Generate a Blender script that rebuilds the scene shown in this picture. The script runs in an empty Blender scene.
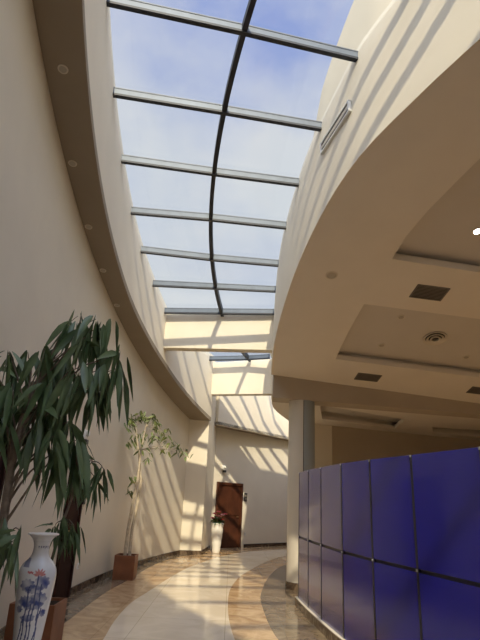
import bpy, bmesh, math, random
import numpy as np
from mathutils import Vector, Matrix
from mathutils.geometry import delaunay_2d_cdt

random.seed(11)
S = bpy.context.scene
COL = S.collection
PI = math.pi

# ------------------------------------------------------------------ camera
P, R, F, H = math.radians(19.1), math.radians(2.8), 518.0, 1.65
fw = Vector((0, math.cos(P), math.sin(P)))
r0 = Vector((1, 0, 0)); u0 = r0.cross(fw)
rt = r0 * math.cos(R) + u0 * math.sin(R)
up = -r0 * math.sin(R) + u0 * math.cos(R)
cd = bpy.data.cameras.new('camera'); cam = bpy.data.objects.new('camera', cd); COL.objects.link(cam)
cd.sensor_fit = 'VERTICAL'; cd.sensor_height = 24.0; cd.sensor_width = 18.0
cd.lens = 24.0 * F / 640.0; cd.clip_start = 0.05; cd.clip_end = 300
m = Matrix((rt, up, -fw)).transposed().to_4x4(); m.translation = (0, 0, H)
cam.matrix_world = m
S.camera = cam

# ------------------------------------------------------------------ sky, sun, exposure
SKY_STRENGTH = 0.60
SUN_STRENGTH = 3.3
SUN_HALO = 4.0
LOBBY_FILL = 105.0  # energy of the fill lamps added in the unseen lobby
SUN_DIR = Vector((-0.06, 1.0, -0.80)).normalized()
S.view_settings.view_transform = 'Standard'; S.view_settings.look = 'None'
S.view_settings.exposure = 0.48; S.view_settings.gamma = 1.0
S.view_settings.use_curve_mapping = False

wd = bpy.data.worlds.new('sky'); S.world = wd; wd.use_nodes = True
nt = wd.node_tree; nt.nodes.clear()
out = nt.nodes.new('ShaderNodeOutputWorld'); bg = nt.nodes.new('ShaderNodeBackground')
tc = nt.nodes.new('ShaderNodeTexCoord'); mp = nt.nodes.new('ShaderNodeMapping')
mp.inputs['Scale'].default_value = (1.0, 1.0, 1.6); mp.inputs['Location'].default_value = (0.35, 0.1, 0.2)
nz = nt.nodes.new('ShaderNodeTexNoise'); nz.inputs['Scale'].default_value = 2.3
nz.inputs['Detail'].default_value = 6; nz.inputs['Roughness'].default_value = 0.55
cr = nt.nodes.new('ShaderNodeValToRGB')
cr.color_ramp.elements[0].position = 0.34; cr.color_ramp.elements[0].color = (0.36, 0.47, 0.88, 1)
cr.color_ramp.elements[1].position = 0.60; cr.color_ramp.elements[1].color = (0.88, 0.90, 0.96, 1)
e = cr.color_ramp.elements.new(0.46); e.color = (0.60, 0.67, 0.92, 1)
nt.links.new(tc.outputs['Generated'], mp.inputs['Vector']); nt.links.new(mp.outputs[0], nz.inputs['Vector'])
nt.links.new(nz.outputs['Fac'], cr.inputs['Fac']); sx = nt.nodes.new('ShaderNodeSeparateXYZ'); nt.links.new(tc.outputs['Generated'], sx.inputs[0])
hz = nt.nodes.new('ShaderNodeMapRange'); hz.interpolation_type = 'SMOOTHSTEP'
hz.inputs['From Min'].default_value = 0.80; hz.inputs['From Max'].default_value = 0.50; hz.inputs['To Min'].default_value = 0.0; hz.inputs['To Max'].default_value = 0.6
nt.links.new(sx.outputs['Z'], hz.inputs['Value'])
hm = nt.nodes.new('ShaderNodeMix'); hm.data_type = 'RGBA'; hm.inputs[7].default_value = (0.82, 0.88, 0.92, 1)
nt.links.new(hz.outputs[0], hm.inputs[0]); nt.links.new(cr.outputs[0], hm.inputs[6]); nt.links.new(hm.outputs[2], bg.inputs['Color'])
# the hazy sky is brightest around the sun, behind the camera
dt = nt.nodes.new('ShaderNodeVectorMath'); dt.operation = 'DOT_PRODUCT'; dt.inputs[1].default_value = tuple(-SUN_DIR)
nt.links.new(tc.outputs['Generated'], dt.inputs[0])
mr = nt.nodes.new('ShaderNodeMapRange'); mr.interpolation_type = 'SMOOTHSTEP'
mr.inputs['From Min'].default_value = 0.05; mr.inputs['From Max'].default_value = 1.0
mr.inputs['To Min'].default_value = SKY_STRENGTH; mr.inputs['To Max'].default_value = SKY_STRENGTH * SUN_HALO
nt.links.new(dt.outputs['Value'], mr.inputs['Value']); nt.links.new(mr.outputs[0], bg.inputs['Strength'])
bg.inputs['Strength'].default_value = SKY_STRENGTH
nt.links.new(bg.outputs[0], out.inputs['Surface'])

sd = bpy.data.lights.new('sun', 'SUN'); sun = bpy.data.objects.new('sun', sd); COL.objects.link(sun)
sd.energy = SUN_STRENGTH; sd.angle = math.radians(0.9); sd.color = (1.0, 0.87, 0.63)
sun.rotation_euler = SUN_DIR.to_track_quat('-Z', 'Y').to_euler(); sun.location = (0, -6, 16)

# ------------------------------------------------------------------ materials
def mat(name, col, rough=0.6, spec=0.5, metal=0.0, var=0.0, scale=6.0, col2=None, bump=0.0, coat=0.0, emit=None, detail=4):
    mt = bpy.data.materials.new(name); mt.use_nodes = True
    n = mt.node_tree.nodes; L = mt.node_tree.links; b = n['Principled BSDF']
    b.inputs['Base Color'].default_value = (*col, 1); b.inputs['Roughness'].default_value = rough
    b.inputs['Metallic'].default_value = metal; b.inputs['Specular IOR Level'].default_value = spec
    b.inputs['Coat Weight'].default_value = coat
    if emit:
        b.inputs['Emission Color'].default_value = (*emit[0], 1); b.inputs['Emission Strength'].default_value = emit[1]
    if col2 is None and var > 0: col2 = tuple(c * (1 - var) for c in col)
    if col2 is not None or bump > 0:
        t = n.new('ShaderNodeTexCoord'); z = n.new('ShaderNodeTexNoise')
        z.inputs['Scale'].default_value = scale; z.inputs['Detail'].default_value = detail
        L.new(t.outputs['Object'], z.inputs['Vector'])
        if col2 is not None:
            r = n.new('ShaderNodeValToRGB')
            r.color_ramp.elements[0].position = 0.35; r.color_ramp.elements[1].position = 0.65
            r.color_ramp.elements[0].color = (*col2, 1); r.color_ramp.elements[1].color = (*col, 1)
            L.new(z.outputs['Fac'], r.inputs['Fac']); L.new(r.outputs[0], b.inputs['Base Color'])
        if bump > 0:
            bn = n.new('ShaderNodeBump'); bn.inputs['Strength'].default_value = bump; bn.inputs['Distance'].default_value = 0.01
            L.new(z.outputs['Fac'], bn.inputs['Height']); L.new(bn.outputs[0], b.inputs['Normal'])
    return mt

def marble(name, base, vein, rough, scale, dist=1.2, wave=(0.45, 0.62), joint=None):
    mt = bpy.data.materials.new(name); mt.use_nodes = True
    n = mt.node_tree.nodes; L = mt.node_tree.links; b = n['Principled BSDF']
    t = n.new('ShaderNodeTexCoord'); z = n.new('ShaderNodeTexNoise')
    z.inputs['Scale'].default_value = scale; z.inputs['Detail'].default_value = 8; z.inputs['Distortion'].default_value = dist
    z.inputs['Roughness'].default_value = 0.6
    L.new(t.outputs['Object'], z.inputs['Vector'])
    r = n.new('ShaderNodeValToRGB')
    r.color_ramp.elements[0].position = wave[0]; r.color_ramp.elements[0].color = (*vein, 1)
    r.color_ramp.elements[1].position = wave[1]; r.color_ramp.elements[1].color = (*base, 1)
    L.new(z.outputs['Fac'], r.inputs['Fac'])
    src = r.outputs[0]
    if joint:
        bk = n.new('ShaderNodeTexBrick'); bk.inputs['Scale'].default_value = 1.0; bk.offset = 0.0
        bk.inputs['Brick Width'].default_value = joint; bk.inputs['Row Height'].default_value = joint
        bk.inputs['Mortar Size'].default_value = 0.004; bk.inputs['Mortar Smooth'].default_value = 0.3
        bk.inputs['Color1'].default_value = (1, 1, 1, 1); bk.inputs['Color2'].default_value = (0.95, 0.94, 0.92, 1)
        bk.inputs['Mortar'].default_value = (0.62, 0.58, 0.52, 1)
        L.new(t.outputs['Object'], bk.inputs['Vector'])
        mx = n.new('ShaderNodeMix'); mx.data_type = 'RGBA'; mx.blend_type = 'MULTIPLY'; mx.inputs[0].default_value = 1
        L.new(src, mx.inputs[6]); L.new(bk.outputs['Color'], mx.inputs[7]); src = mx.outputs[2]
    L.new(src, b.inputs['Base Color'])
    b.inputs['Roughness'].default_value = rough; b.inputs['Specular IOR Level'].default_value = 0.22
    return mt

M = {}
M['wall'] = mat('cream_wall_paint', (0.75, 0.68, 0.55), 0.75, 0.25, var=0.05, scale=1.3, bump=0.05)
M['plaster'] = mat('cream_plaster', (0.76, 0.69, 0.555), 0.8, 0.2, var=0.04, scale=1.5)
M['soffit'] = mat('taupe_beam', (0.44, 0.375, 0.29), 0.85, 0.15, var=0.05, scale=2)  # taupe of the lobby beam, darker than the ceiling
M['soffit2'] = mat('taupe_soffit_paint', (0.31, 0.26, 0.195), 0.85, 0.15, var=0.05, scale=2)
M['ceil'] = mat('ceiling_paint', (0.73, 0.675, 0.585), 0.8, 0.2, var=0.03, scale=2)
M['coffer'] = mat('grey_coffer_tone', (0.60, 0.56, 0.50), 0.8, 0.2, var=0.03, scale=2)  # inner coffer panel, slightly darker and greyer than the ceiling
M['lobby'] = mat('lobby_wall_paint', (0.50, 0.42, 0.31), 0.8, 0.2, var=0.05, scale=1)
M['cream'] = marble('cream_marble', (0.90, 0.77, 0.58), (0.82, 0.69, 0.50), 0.09, 1.6, joint=1.2)
M['brown'] = marble('brown_marble', (0.70, 0.49, 0.275), (0.46, 0.29, 0.15), 0.10, 2.0, 2.0, (0.36, 0.62), joint=0.8)
M['dark'] = marble('emperador_marble', (0.29, 0.22, 0.145), (0.15, 0.105, 0.066), 0.12, 2.6, 2.2, (0.36, 0.62), joint=0.8)
M['base'] = marble('baseboard_marble', (0.16, 0.115, 0.075), (0.07, 0.045, 0.03), 0.15, 4.0, 2.0)
M['kerb'] = marble('kerb_marble', (0.36, 0.27, 0.17), (0.17, 0.115, 0.07), 0.2, 5.0, 2.0)
M['steel'] = mat('blue_grey_steel', (0.12, 0.145, 0.18), 0.5, 0.5, 0.25, var=0.15, scale=5)
M['steelcap'] = mat('pale_steel_cap', (0.10, 0.115, 0.14), 0.5, 0.5, 0.2, var=0.1, scale=5)
M['blue'] = mat('blue_laminate', (0.010, 0.010, 0.27), 0.22, 0.75, var=0.12, scale=1.2, coat=0.25)
M['rail2'] = mat('dark_blue_flange', (0.016, 0.020, 0.030), 0.5, 0.4, var=0.1)
M['rail'] = mat('dark_rail', (0.018, 0.016, 0.022), 0.4)
M['clip'] = mat('brushed_clip', (0.70, 0.70, 0.70), 0.3, 0.5, 0.9, var=0.1)
M['alu_sun_tone'] = mat('sun_tone_column_cladding', (0.62, 0.57, 0.48), 0.4, 0.5, 0.1, var=0.04, scale=1)  # sunlight on the column's left half put into the colour
M['alu_reflection_tone'] = mat('blue_reflection_column_cladding', (0.30, 0.335, 0.345), 0.42, 0.5, 0.05, var=0.06, scale=1)  # blue reflected on the column's right half put into the colour
M['wood'] = mat('red_brown_wood', (0.092, 0.030, 0.014), 0.42, 0.4, col2=(0.055, 0.018, 0.009), scale=3, coat=0.2)
M['wooddark'] = mat('dark_brown_wood', (0.045, 0.017, 0.011), 0.8, 0.12, col2=(0.028, 0.011, 0.008), scale=3)
M['planter'] = mat('terracotta_brown_board', (0.255, 0.098, 0.042), 0.5, 0.4, col2=(0.20, 0.072, 0.030), scale=5)
M['soil'] = mat('soil', (0.05, 0.035, 0.022), 0.95, 0.1, var=0.5, scale=40, bump=0.6)
M['leafdark'] = mat('dark_fig_leaf', (0.105, 0.155, 0.062), 0.42, 0.5, col2=(0.060, 0.098, 0.038), scale=7)
M['leaflight'] = mat('olive_fig_leaf', (0.20, 0.23, 0.07), 0.5, 0.4, col2=(0.11, 0.145, 0.045), scale=7)
M['leafpot'] = mat('green_pot_leaf', (0.10, 0.19, 0.05), 0.5, 0.4, col2=(0.05, 0.10, 0.025), scale=9)
M['bark'] = mat('grey_bark', (0.24, 0.185, 0.135), 0.85, 0.2, var=0.4, scale=18, bump=0.5)
M['barkpale'] = mat('pale_bark', (0.60, 0.50, 0.36), 0.8, 0.2, var=0.25, scale=18, bump=0.3)
M['white'] = mat('white_plastic', (0.80, 0.79, 0.75), 0.4, var=0.03)
M['whiteceramic'] = mat('white_relief_ceramic', (0.82, 0.79, 0.72), 0.3, 0.5, var=0.03)
M['blackp'] = mat('black_plastic', (0.02, 0.02, 0.022), 0.4, var=0.2)
M['grille'] = mat('dark_grille', (0.17, 0.15, 0.125), 0.6, var=0.1)
M['grilledark'] = mat('grille_void', (0.035, 0.028, 0.022), 0.8, var=0.1)
M['bezel'] = mat('cream_bezel', (0.62, 0.56, 0.46), 0.5, var=0.03)
M['lens'] = mat('lamp_lens', (0.42, 0.38, 0.31), 0.4, var=0.03)
M['lit'] = mat('lit_lamp', (1, 0.95, 0.85), 0.4, emit=((1, 0.94, 0.84), 14.0), var=0.01)
M['red'] = mat('red_petal', (0.52, 0.03, 0.035), 0.5, var=0.3, scale=30)
M['pink'] = mat('pink_petal', (0.80, 0.36, 0.33), 0.5, var=0.2, scale=30)
M['brass'] = mat('brass_handle', (0.55, 0.42, 0.22), 0.3, 0.5, 0.9, var=0.1)
M['outer'] = mat('outer_render', (0.72, 0.63, 0.47), 0.85, 0.2, var=0.05, scale=1)

g = bpy.data.materials.new('skylight_glass'); g.use_nodes = True
n = g.node_tree.nodes; L = g.node_tree.links; n.clear()
o_ = n.new('ShaderNodeOutputMaterial'); mx = n.new('ShaderNodeMixShader')
tr = n.new('ShaderNodeBsdfTransparent'); tr.inputs['Color'].default_value = (0.965, 0.975, 0.98, 1)
gl = n.new('ShaderNodeBsdfGlossy'); gl.inputs['Roughness'].default_value = 0.06
lw = n.new('ShaderNodeLayerWeight'); lw.inputs['Blend'].default_value = 0.5
pw = n.new('ShaderNodeMath'); pw.operation = 'POWER'; pw.inputs[1].default_value = 5.0
fr = n.new('ShaderNodeMath'); fr.operation = 'MULTIPLY_ADD'; fr.inputs[1].default_value = 0.45; fr.inputs[2].default_value = 0.025
L.new(lw.outputs['Facing'], pw.inputs[0]); L.new(pw.outputs[0], fr.inputs[0])
L.new(fr.outputs[0], mx.inputs[0]); L.new(tr.outputs[0], mx.inputs[1]); L.new(gl.outputs[0], mx.inputs[2])
L.new(mx.outputs[0], o_.inputs['Surface']); M['glass'] = g

vm = bpy.data.materials.new('painted_porcelain'); vm.use_nodes = True
n = vm.node_tree.nodes; L = vm.node_tree.links; b = n['Principled BSDF']
at = n.new('ShaderNodeAttribute'); at.attribute_name = 'paint'
L.new(at.outputs['Color'], b.inputs['Base Color']); b.inputs['Roughness'].default_value = 0.18; b.inputs['Coat Weight'].default_value = 0.3
M['porcelain'] = vm

Zv = Vector((0, 0, 1))
# ------------------------------------------------------------------ mesh helpers
class MB:
    def __init__(s): s.v = []; s.f = []; s.mi = []
    def add(s, vs, fs, k=0):
        o = len(s.v); s.v += [tuple(v) for v in vs]
        s.f += [tuple(i + o for i in f) for f in fs]; s.mi += [k] * len(fs)
    def box(s, c, size, rz=0.0, k=0, frame=None):
        hx, hy, hz = [q / 2 for q in size]
        if frame is None:
            X = Vector((math.cos(rz), math.sin(rz), 0)); Y = Vector((-math.sin(rz), math.cos(rz), 0)); Z = Vector((0, 0, 1))
        else: X, Y, Z = frame
        c = Vector(c)
        vs = [c + X * (hx * a) + Y * (hy * b_) + Z * (hz * d) for a in (-1, 1) for b_ in (-1, 1) for d in (-1, 1)]
        s.add(vs, [(0, 1, 3, 2), (4, 6, 7, 5), (0, 4, 5, 1), (2, 3, 7, 6), (0, 2, 6, 4), (1, 5, 7, 3)], k)
    def tube(s, pts, rad, n=8, k=0, cap=True):
        pts = [Vector(p) for p in pts]; N = len(pts)
        if not hasattr(rad, '__len__'): rad = [rad] * N
        vs = []; ref = None
        for i, p in enumerate(pts):
            d = (pts[min(i + 1, N - 1)] - pts[max(i - 1, 0)]).normalized()
            if ref is None: ref = Vector((1, 0, 0)) if abs(d.x) < 0.8 else Vector((0, 1, 0))
            a = (ref - d * ref.dot(d)).normalized(); ref = a; b_ = d.cross(a)
            for j in range(n):
                t = 2 * PI * j / n; vs.append(p + (a * math.cos(t) + b_ * math.sin(t)) * rad[i])
        fs = [(i * n + j, i * n + (j + 1) % n, (i + 1) * n + (j + 1) % n, (i + 1) * n + j) for i in range(N - 1) for j in range(n)]
        if cap: fs += [tuple(range(n))[::-1], tuple((N - 1) * n + j for j in range(n))]
        s.add(vs, fs, k)
    def lathe(s, prof, c=(0, 0, 0), n=32, k=0, frame=None):
        c = Vector(c)
        X, Y, Z = frame or (Vector((1, 0, 0)), Vector((0, 1, 0)), Vector((0, 0, 1)))
        vs = []
        for r, z in prof:
            for j in range(n):
                t = 2 * PI * j / n; vs.append(c + X * (r * math.cos(t)) + Y * (r * math.sin(t)) + Z * z)
        N = len(prof)
        fs = [(i * n + j, i * n + (j + 1) % n, (i + 1) * n + (j + 1) % n, (i + 1) * n + j) for i in range(N - 1) for j in range(n)]
        fs += [tuple(range(n))[::-1], tuple((N - 1) * n + j for j in range(n))]
        s.add(vs, fs, k)
    def slab(s, A, B, th, k=0):
        """sheet between polylines A and B, thickened by vectors th (one Vector or a list)"""
        N = len(A); th = th if isinstance(th, list) else [th] * N
        A = [Vector(p) for p in A]; B = [Vector(p) for p in B]
        vs = A + B + [a + t for a, t in zip(A, th)] + [b_ + t for b_, t in zip(B, th)]
        fs = []
        for i in range(N - 1):
            fs += [(i, i + 1, N + i + 1, N + i), (2 * N + i, 3 * N + i, 3 * N + i + 1, 2 * N + i + 1),
                   (i, 2 * N + i, 2 * N + i + 1, i + 1), (N + i, N + i + 1, 3 * N + i + 1, 3 * N + i)]
        fs += [(0, N, 3 * N, 2 * N), (N - 1, 3 * N - 1, 4 * N - 1, 2 * N - 1)]
        s.add(vs, fs, k)
    def leaf(s, p, d, nrm, ln, w, droop=0.25, k=0):
        """lanceolate leaf with a folded midrib and a drooping tip"""
        p = Vector(p); d = Vector(d).normalized(); sd_ = d.cross(Vector(nrm))
        if sd_.length < 1e-4: sd_ = d.cross(Vector((0.3, 0.8, 0.1)))
        sd_.normalize(); nn = sd_.cross(d)
        T = (0.0, 0.12, 0.32, 0.58, 0.82, 1.0); W = (0.10, 0.55, 1.0, 0.88, 0.45, 0.0)
        vs = []
        for t, q in zip(T, W):
            c = p + d * (ln * t) + Vector((0, 0, -1)) * (droop * ln * t * t)
            vs += [c + sd_ * (w * q / 2) + nn * (0.12 * w * q), c, c - sd_ * (w * q / 2) + nn * (0.12 * w * q)]
        for q in vs:
            if q.y < 17: q.x = max(q.x, WL(q.y) + 0.03)
        fs = []
        for i in range(5):
            a = 3 * i
            fs += [(a, a + 1, a + 4, a + 3), (a + 1, a + 2, a + 5, a + 4)]
        s.add(vs, fs, k)
    def build(s, name, mats, parent=None, smooth=False, bevel=0.0, loc=None):
        me = bpy.data.meshes.new(name)
        vs = s.v
        if loc is not None: L_ = Vector(loc); vs = [tuple(Vector(v) - L_) for v in vs]
        me.from_pydata(vs, [], s.f); me.update()
        mats = mats if isinstance(mats, (list, tuple)) else [mats]
        for q in mats: me.materials.append(q)
        me.polygons.foreach_set('material_index', s.mi)
        bm = bmesh.new(); bm.from_mesh(me)
        bmesh.ops.recalc_face_normals(bm, faces=bm.faces)
        if smooth:
            for f in bm.faces: f.smooth = True
        bm.to_mesh(me); bm.free()
        if smooth:
            me.set_sharp_from_angle(angle=math.radians(42))
        o = bpy.data.objects.new(name, me); COL.objects.link(o)
        if loc is not None: o.location = loc
        if parent is not None:
            o.parent = parent
            if loc is None: o.matrix_parent_inverse = Matrix.Translation(-Vector(parent.location))
            else: o.location = Vector(loc) - Vector(parent.location)
        if bevel > 0:
            bv = o.modifiers.new('bevel', 'BEVEL'); bv.width = bevel; bv.segments = 2; bv.limit_method = 'ANGLE'
        return o

def thing(name, label, cat, loc=(0, 0, 0), group=None):
    o = bpy.data.objects.new(name, None); COL.objects.link(o); o.location = loc; o.empty_display_size = 0.1
    return tag(o, label, cat, group)
def tag(o, label, cat, group=None):
    o['label'] = label; o['category'] = cat
    if group: o['group'] = group
    return o
def struct(o, label=None, cat=None):
    o['kind'] = 'structure'
    if label: o['label'] = label
    if cat: o['category'] = cat
    return o

# ------------------------------------------------------------------ plan curves of the corridor
def circ(cx, cy, r): return lambda y: cx - math.sqrt(r * r - (y - cy) ** 2)
WL = circ(28.483, 8.827, 31.133)            # left wall
_il = circ(23.565, 8.974, 25.816)
IL = lambda y: _il(y) + 0.07 * min(max((y - 10.0) / 3.0, 0.0), 1.0)   # edge of the left soffit and fascia
SPc = circ(16.688, 9.763, 17.379)           # skylight spine
def spline(pts):
    ys = [p[1] for p in pts]; xs = [p[0] for p in pts]; n_ = len(ys)
    ms = [(xs[min(i + 1, n_ - 1)] - xs[max(i - 1, 0)]) / (ys[min(i + 1, n_ - 1)] - ys[max(i - 1, 0)]) for i in range(n_)]
    def f(y):
        if y <= ys[0]: return xs[0] + ms[0] * (y - ys[0])
        if y >= ys[-1]: return xs[-1] + ms[-1] * (y - ys[-1])
        i = max(j for j in range(n_ - 1) if ys[j] <= y); h = ys[i + 1] - ys[i]; t = (y - ys[i]) / h
        return ((2 * t ** 3 - 3 * t * t + 1) * xs[i] + (t ** 3 - 2 * t * t + t) * h * ms[i]
                + (-2 * t ** 3 + 3 * t * t) * xs[i + 1] + (t ** 3 - t * t) * h * ms[i + 1])
    return f
RT = spline([(9.4, -6.6), (8.0, -3.6), (6.0, -0.6), (4.0, 1.6), (2.55, 3.7), (1.85, 4.98), (1.51, 5.65), (1.33, 6.27), (1.17, 6.89), (1.05, 7.45),
             (0.96, 8.05), (0.84, 9.24), (0.80, 10.1), (0.81, 11.2), (0.86, 12.4), (0.95, 14.5), (1.10, 16.6), (2.1, 17.7), (3.6, 18.9), (5.2, 20.2), (6.5, 21.4)])
RB = spline([(9.8, -6.6), (8.4, -3.6), (6.4, -0.6), (4.5, 1.6), (3.0, 3.2), (2.36, 4.11), (2.01, 4.62), (1.48, 5.50), (1.18, 6.32), (0.92, 7.56), (0.77, 8.9),
             (0.715, 10.08), (0.75, 11.29)])
RF = spline([(0.80, 11.8), (0.98, 13.3), (1.60, 15.4), (2.3, 17.2), (3.3, 19.2), (5.0, 21.4)])   # far ceiling edge
SP = spline([(7.0, -6.6), (5.3, -4.0), (3.85, -2.0)] + [(SPc(y), y) for y in np.linspace(-1, 13, 15)] + [(-0.16, 14.2), (0.10, 15.6), (0.48, 17.0), (1.1, 18.5), (2.3, 20.4)])
def zso(y): return 7.0 - 0.17 * max(y, 1.5)
def zsk(y): return 9.0 - 0.225 * min(max(y, 2.0), 12.9)
def zrc(y): return min(7.46 - 0.28 * y, 6.45)
ZFAR = 3.9
def ys(a, b, n_): return [float(q) for q in np.linspace(a, b, n_)]
def normals(pts, sgn):
    o = []
    for i, p in enumerate(pts):
        a = pts[max(i - 1, 0)]; b_ = pts[min(i + 1, len(pts) - 1)]
        t = Vector((b_[0] - a[0], b_[1] - a[1], 0)).normalized(); o.append(Vector((-t.y, t.x, 0)) * sgn)
    return o

# ------------------------------------------------------------------ walls of the left side
Y = ys(-7, 17.75, 76)
YS = ys(-7, 17.30, 76)
lo = [(WL(y), y, 0) for y in Y]; hi = [(WL(y), y, zso(y) + 0.12) for y in Y]
mb = MB(); mb.slab(lo, hi, [v * 0.25 for v in normals(lo, 1)]); struct(mb.build('wall_left', M['wall'], smooth=True))
# soffit ring
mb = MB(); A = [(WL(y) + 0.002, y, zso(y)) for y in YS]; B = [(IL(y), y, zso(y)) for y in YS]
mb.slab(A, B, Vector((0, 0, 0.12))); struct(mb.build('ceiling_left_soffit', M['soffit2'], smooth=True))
# fascia above it up to the glass
A = [(IL(y) - 0.001, y, zso(y) + 0.006) for y in YS]; B = [(IL(y) - 0.001, y, zsk(y) + 0.16) for y in YS]
mb = MB(); mb.slab(A, B, [v * 0.03 for v in normals(A, 1)]); struct(mb.build('trim_1', M['plaster'], smooth=True))
# baseboard in lengths between the doors
DOOR_L = [(8.80, 9.62), (4.95, 5.88)]
def base_run(name, pts, mtl, th=0.018, h=0.115, sgn=-1):
    mb = MB(); A = [(p[0], p[1], 0) for p in pts]; B = [(p[0], p[1], h) for p in pts]
    mb.slab(A, B, [v * th for v in normals(A, sgn)]); return struct(mb.build(name, mtl, smooth=True))
for i, (a, b_) in enumerate(((-6.9, 4.87), (5.96, 8.72), (9.70, 17.72))):
    base_run('baseboard_left', [(WL(y), y) for y in ys(a, b_, 24)], M['base'])

# ------------------------------------------------------------------ pilaster and the end wall
PIL = [(-1.50, 17.24), (-0.85, 17.34), (-0.66, 19.42), (-1.6, 19.6)]
ZT = zsk(16)
def prism(name, poly, z0, z1, mtl, bevel=0.0):
    mb = MB(); k = len(poly)
    mb.add([(x, y, z0) for x, y in poly] + [(x, y, z1) for x, y in poly],
           [tuple(range(k))[::-1], tuple(range(k, 2 * k))] + [(i, (i + 1) % k, k + (i + 1) % k, k + i) for i in range(k)])
    return mb.build(name, mtl, bevel=bevel)
struct(prism('wall_pilaster', PIL, 0, ZT + 0.15, M['plaster']))
base_run('baseboard_pilaster', [(-1.48, 17.24), (-0.85, 17.34), (-0.66, 19.40)], M['base'])
EW = [(-0.66, 19.36), (0.42, 20.50), (2.28, 22.47), (3.4, 23.45), (4.8, 24.4), (7.0, 25.5)]
EWf = spline([(p[0], p[1]) for p in EW])
ew = [(EWf(y), y) for y in ys(19.36, 25.5, 40)]
A = [(x, y, 0) for x, y in ew]; B = [(x, y, 4.3) for x, y in ew]
mb = MB(); mb.slab(A, B, [v * 0.25 for v in normals(A, 1)]); struct(mb.build('wall_end', M['wall'], smooth=True))
base_run('baseboard_end', [(x, y) for x, y in ew if y > 20.47], M['base'])
BK = spline([(-0.60, 18.62), (0.62, 20.02), (2.36, 22.06), (3.4, 22.95), (5.0, 24.05), (7.0, 25.1)])
bk = [(BK(y), y) for y in ys(18.62, 25.1, 40)]
zb = [4.13 - 0.05 * (i / 39) for i in range(40)]
A = [(x, y, z) for (x, y), z in zip(bk, zb)]; B = [(x, y, ZT + 0.2) for x, y in bk]
mb = MB(); mb.slab(A, B, [v * 0.15 for v in normals(A, 1)]); struct(mb.build('wall_end_upper', M['plaster'], smooth=True))
C2 = [(x + v.x * 0.9, y + v.y * 0.9, z) for (x, y), v, z in zip(bk, normals(A, 1), zb)]
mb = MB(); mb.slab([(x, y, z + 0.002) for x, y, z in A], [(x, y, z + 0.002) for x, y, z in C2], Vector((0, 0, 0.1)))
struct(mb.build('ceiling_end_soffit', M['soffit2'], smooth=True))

# ------------------------------------------------------------------ right fascia and ceilings
Y = ys(-6.6, 11.29, 70)
A = [(RB(y), y, zrc(y)) for y in Y]; B = [(RT(y), y, zsk(y) + 0.12) for y in Y]
mb = MB(); mb.slab(A, B, [v * 0.05 for v in normals(A, -1)]); struct(mb.build('trim_2', M['plaster'], smooth=True))
Y = ys(11.5, 21.4, 40)
A = [(RF(y) if y > 11.8 else 0.80, y, ZFAR + 0.006) for y in Y]; B = [(RT(y), y, zsk(y) + 0.12) for y in Y]
mb = MB(); mb.slab(A, B, [v * 0.08 for v in normals(A, -1)]); struct(mb.build('trim_3', M['plaster'], smooth=True))

def inside(pt, poly):
    x, y = pt; c = False; k = len(poly)
    for i in range(k):
        x1, y1 = poly[i]; x2, y2 = poly[i - 1]
        if (y1 > y) != (y2 > y) and x < (x2 - x1) * (y - y1) / (y2 - y1) + x1: c = not c
    return c
def grow(poly, d):
    k = len(poly); o = []
    a2 = sum(poly[i - 1][0] * poly[i][1] - poly[i][0] * poly[i - 1][1] for i in range(k)); sg = 1 if a2 > 0 else -1
    for i in range(k):
        p = Vector(poly[i]); a = (p - Vector(poly[i - 1])).normalized(); b_ = (Vector(poly[(i + 1) % k]) - p).normalized()
        n1 = Vector((a.y, -a.x)) * sg; n2 = Vector((b_.y, -b_.x)) * sg; q = (n1 + n2)
        q = q / max(q.length_squared / 2, 0.3); o.append(tuple(p + q * d))
    return o
def pierced(name, outer, holes, zf, mtl, th=0.0):
    vs = []; ed = []
    for loop in [outer] + holes:
        o0 = len(vs); vs += [Vector(p) for p in loop]; k = len(loop); ed += [(o0 + i, o0 + (i + 1) % k) for i in range(k)]
    r = delaunay_2d_cdt(vs, ed, [], 0, 1e-5)
    V2, F2 = r[0], r[2]; mb = MB(); fs = []
    for f in F2:
        c = sum((V2[i] for i in f), Vector((0, 0))) / len(f)
        if inside(c, outer) and not any(inside(c, h_) for h_ in holes): fs.append(tuple(f))
    mb.add([(v.x, v.y, zf(v.x, v.y)) for v in V2], fs)
    for h_ in holes:                                   # stepped coffer: lip, shadow slot, cap
        k = len(h_); h2 = grow(h_, 0.12)
        lv = [[(x, y, zf(x, y)) for x, y in h_], [(x, y, zf(x, y) + 0.10) for x, y in h_],
              [(x, y, zf(x, y) + 0.10) for x, y in h2], [(x, y, zf(x, y) + 0.22) for x, y in h2]]
        for a, b_ in zip(lv, lv[1:]):
            mb.add(a + b_, [(i, (i + 1) % k, k + (i + 1) % k, k + i) for i in range(k)])
        mb.add(lv[-1], [tuple(range(k))], 1)
    return mb.build(name, [mtl, M['coffer']])

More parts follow.
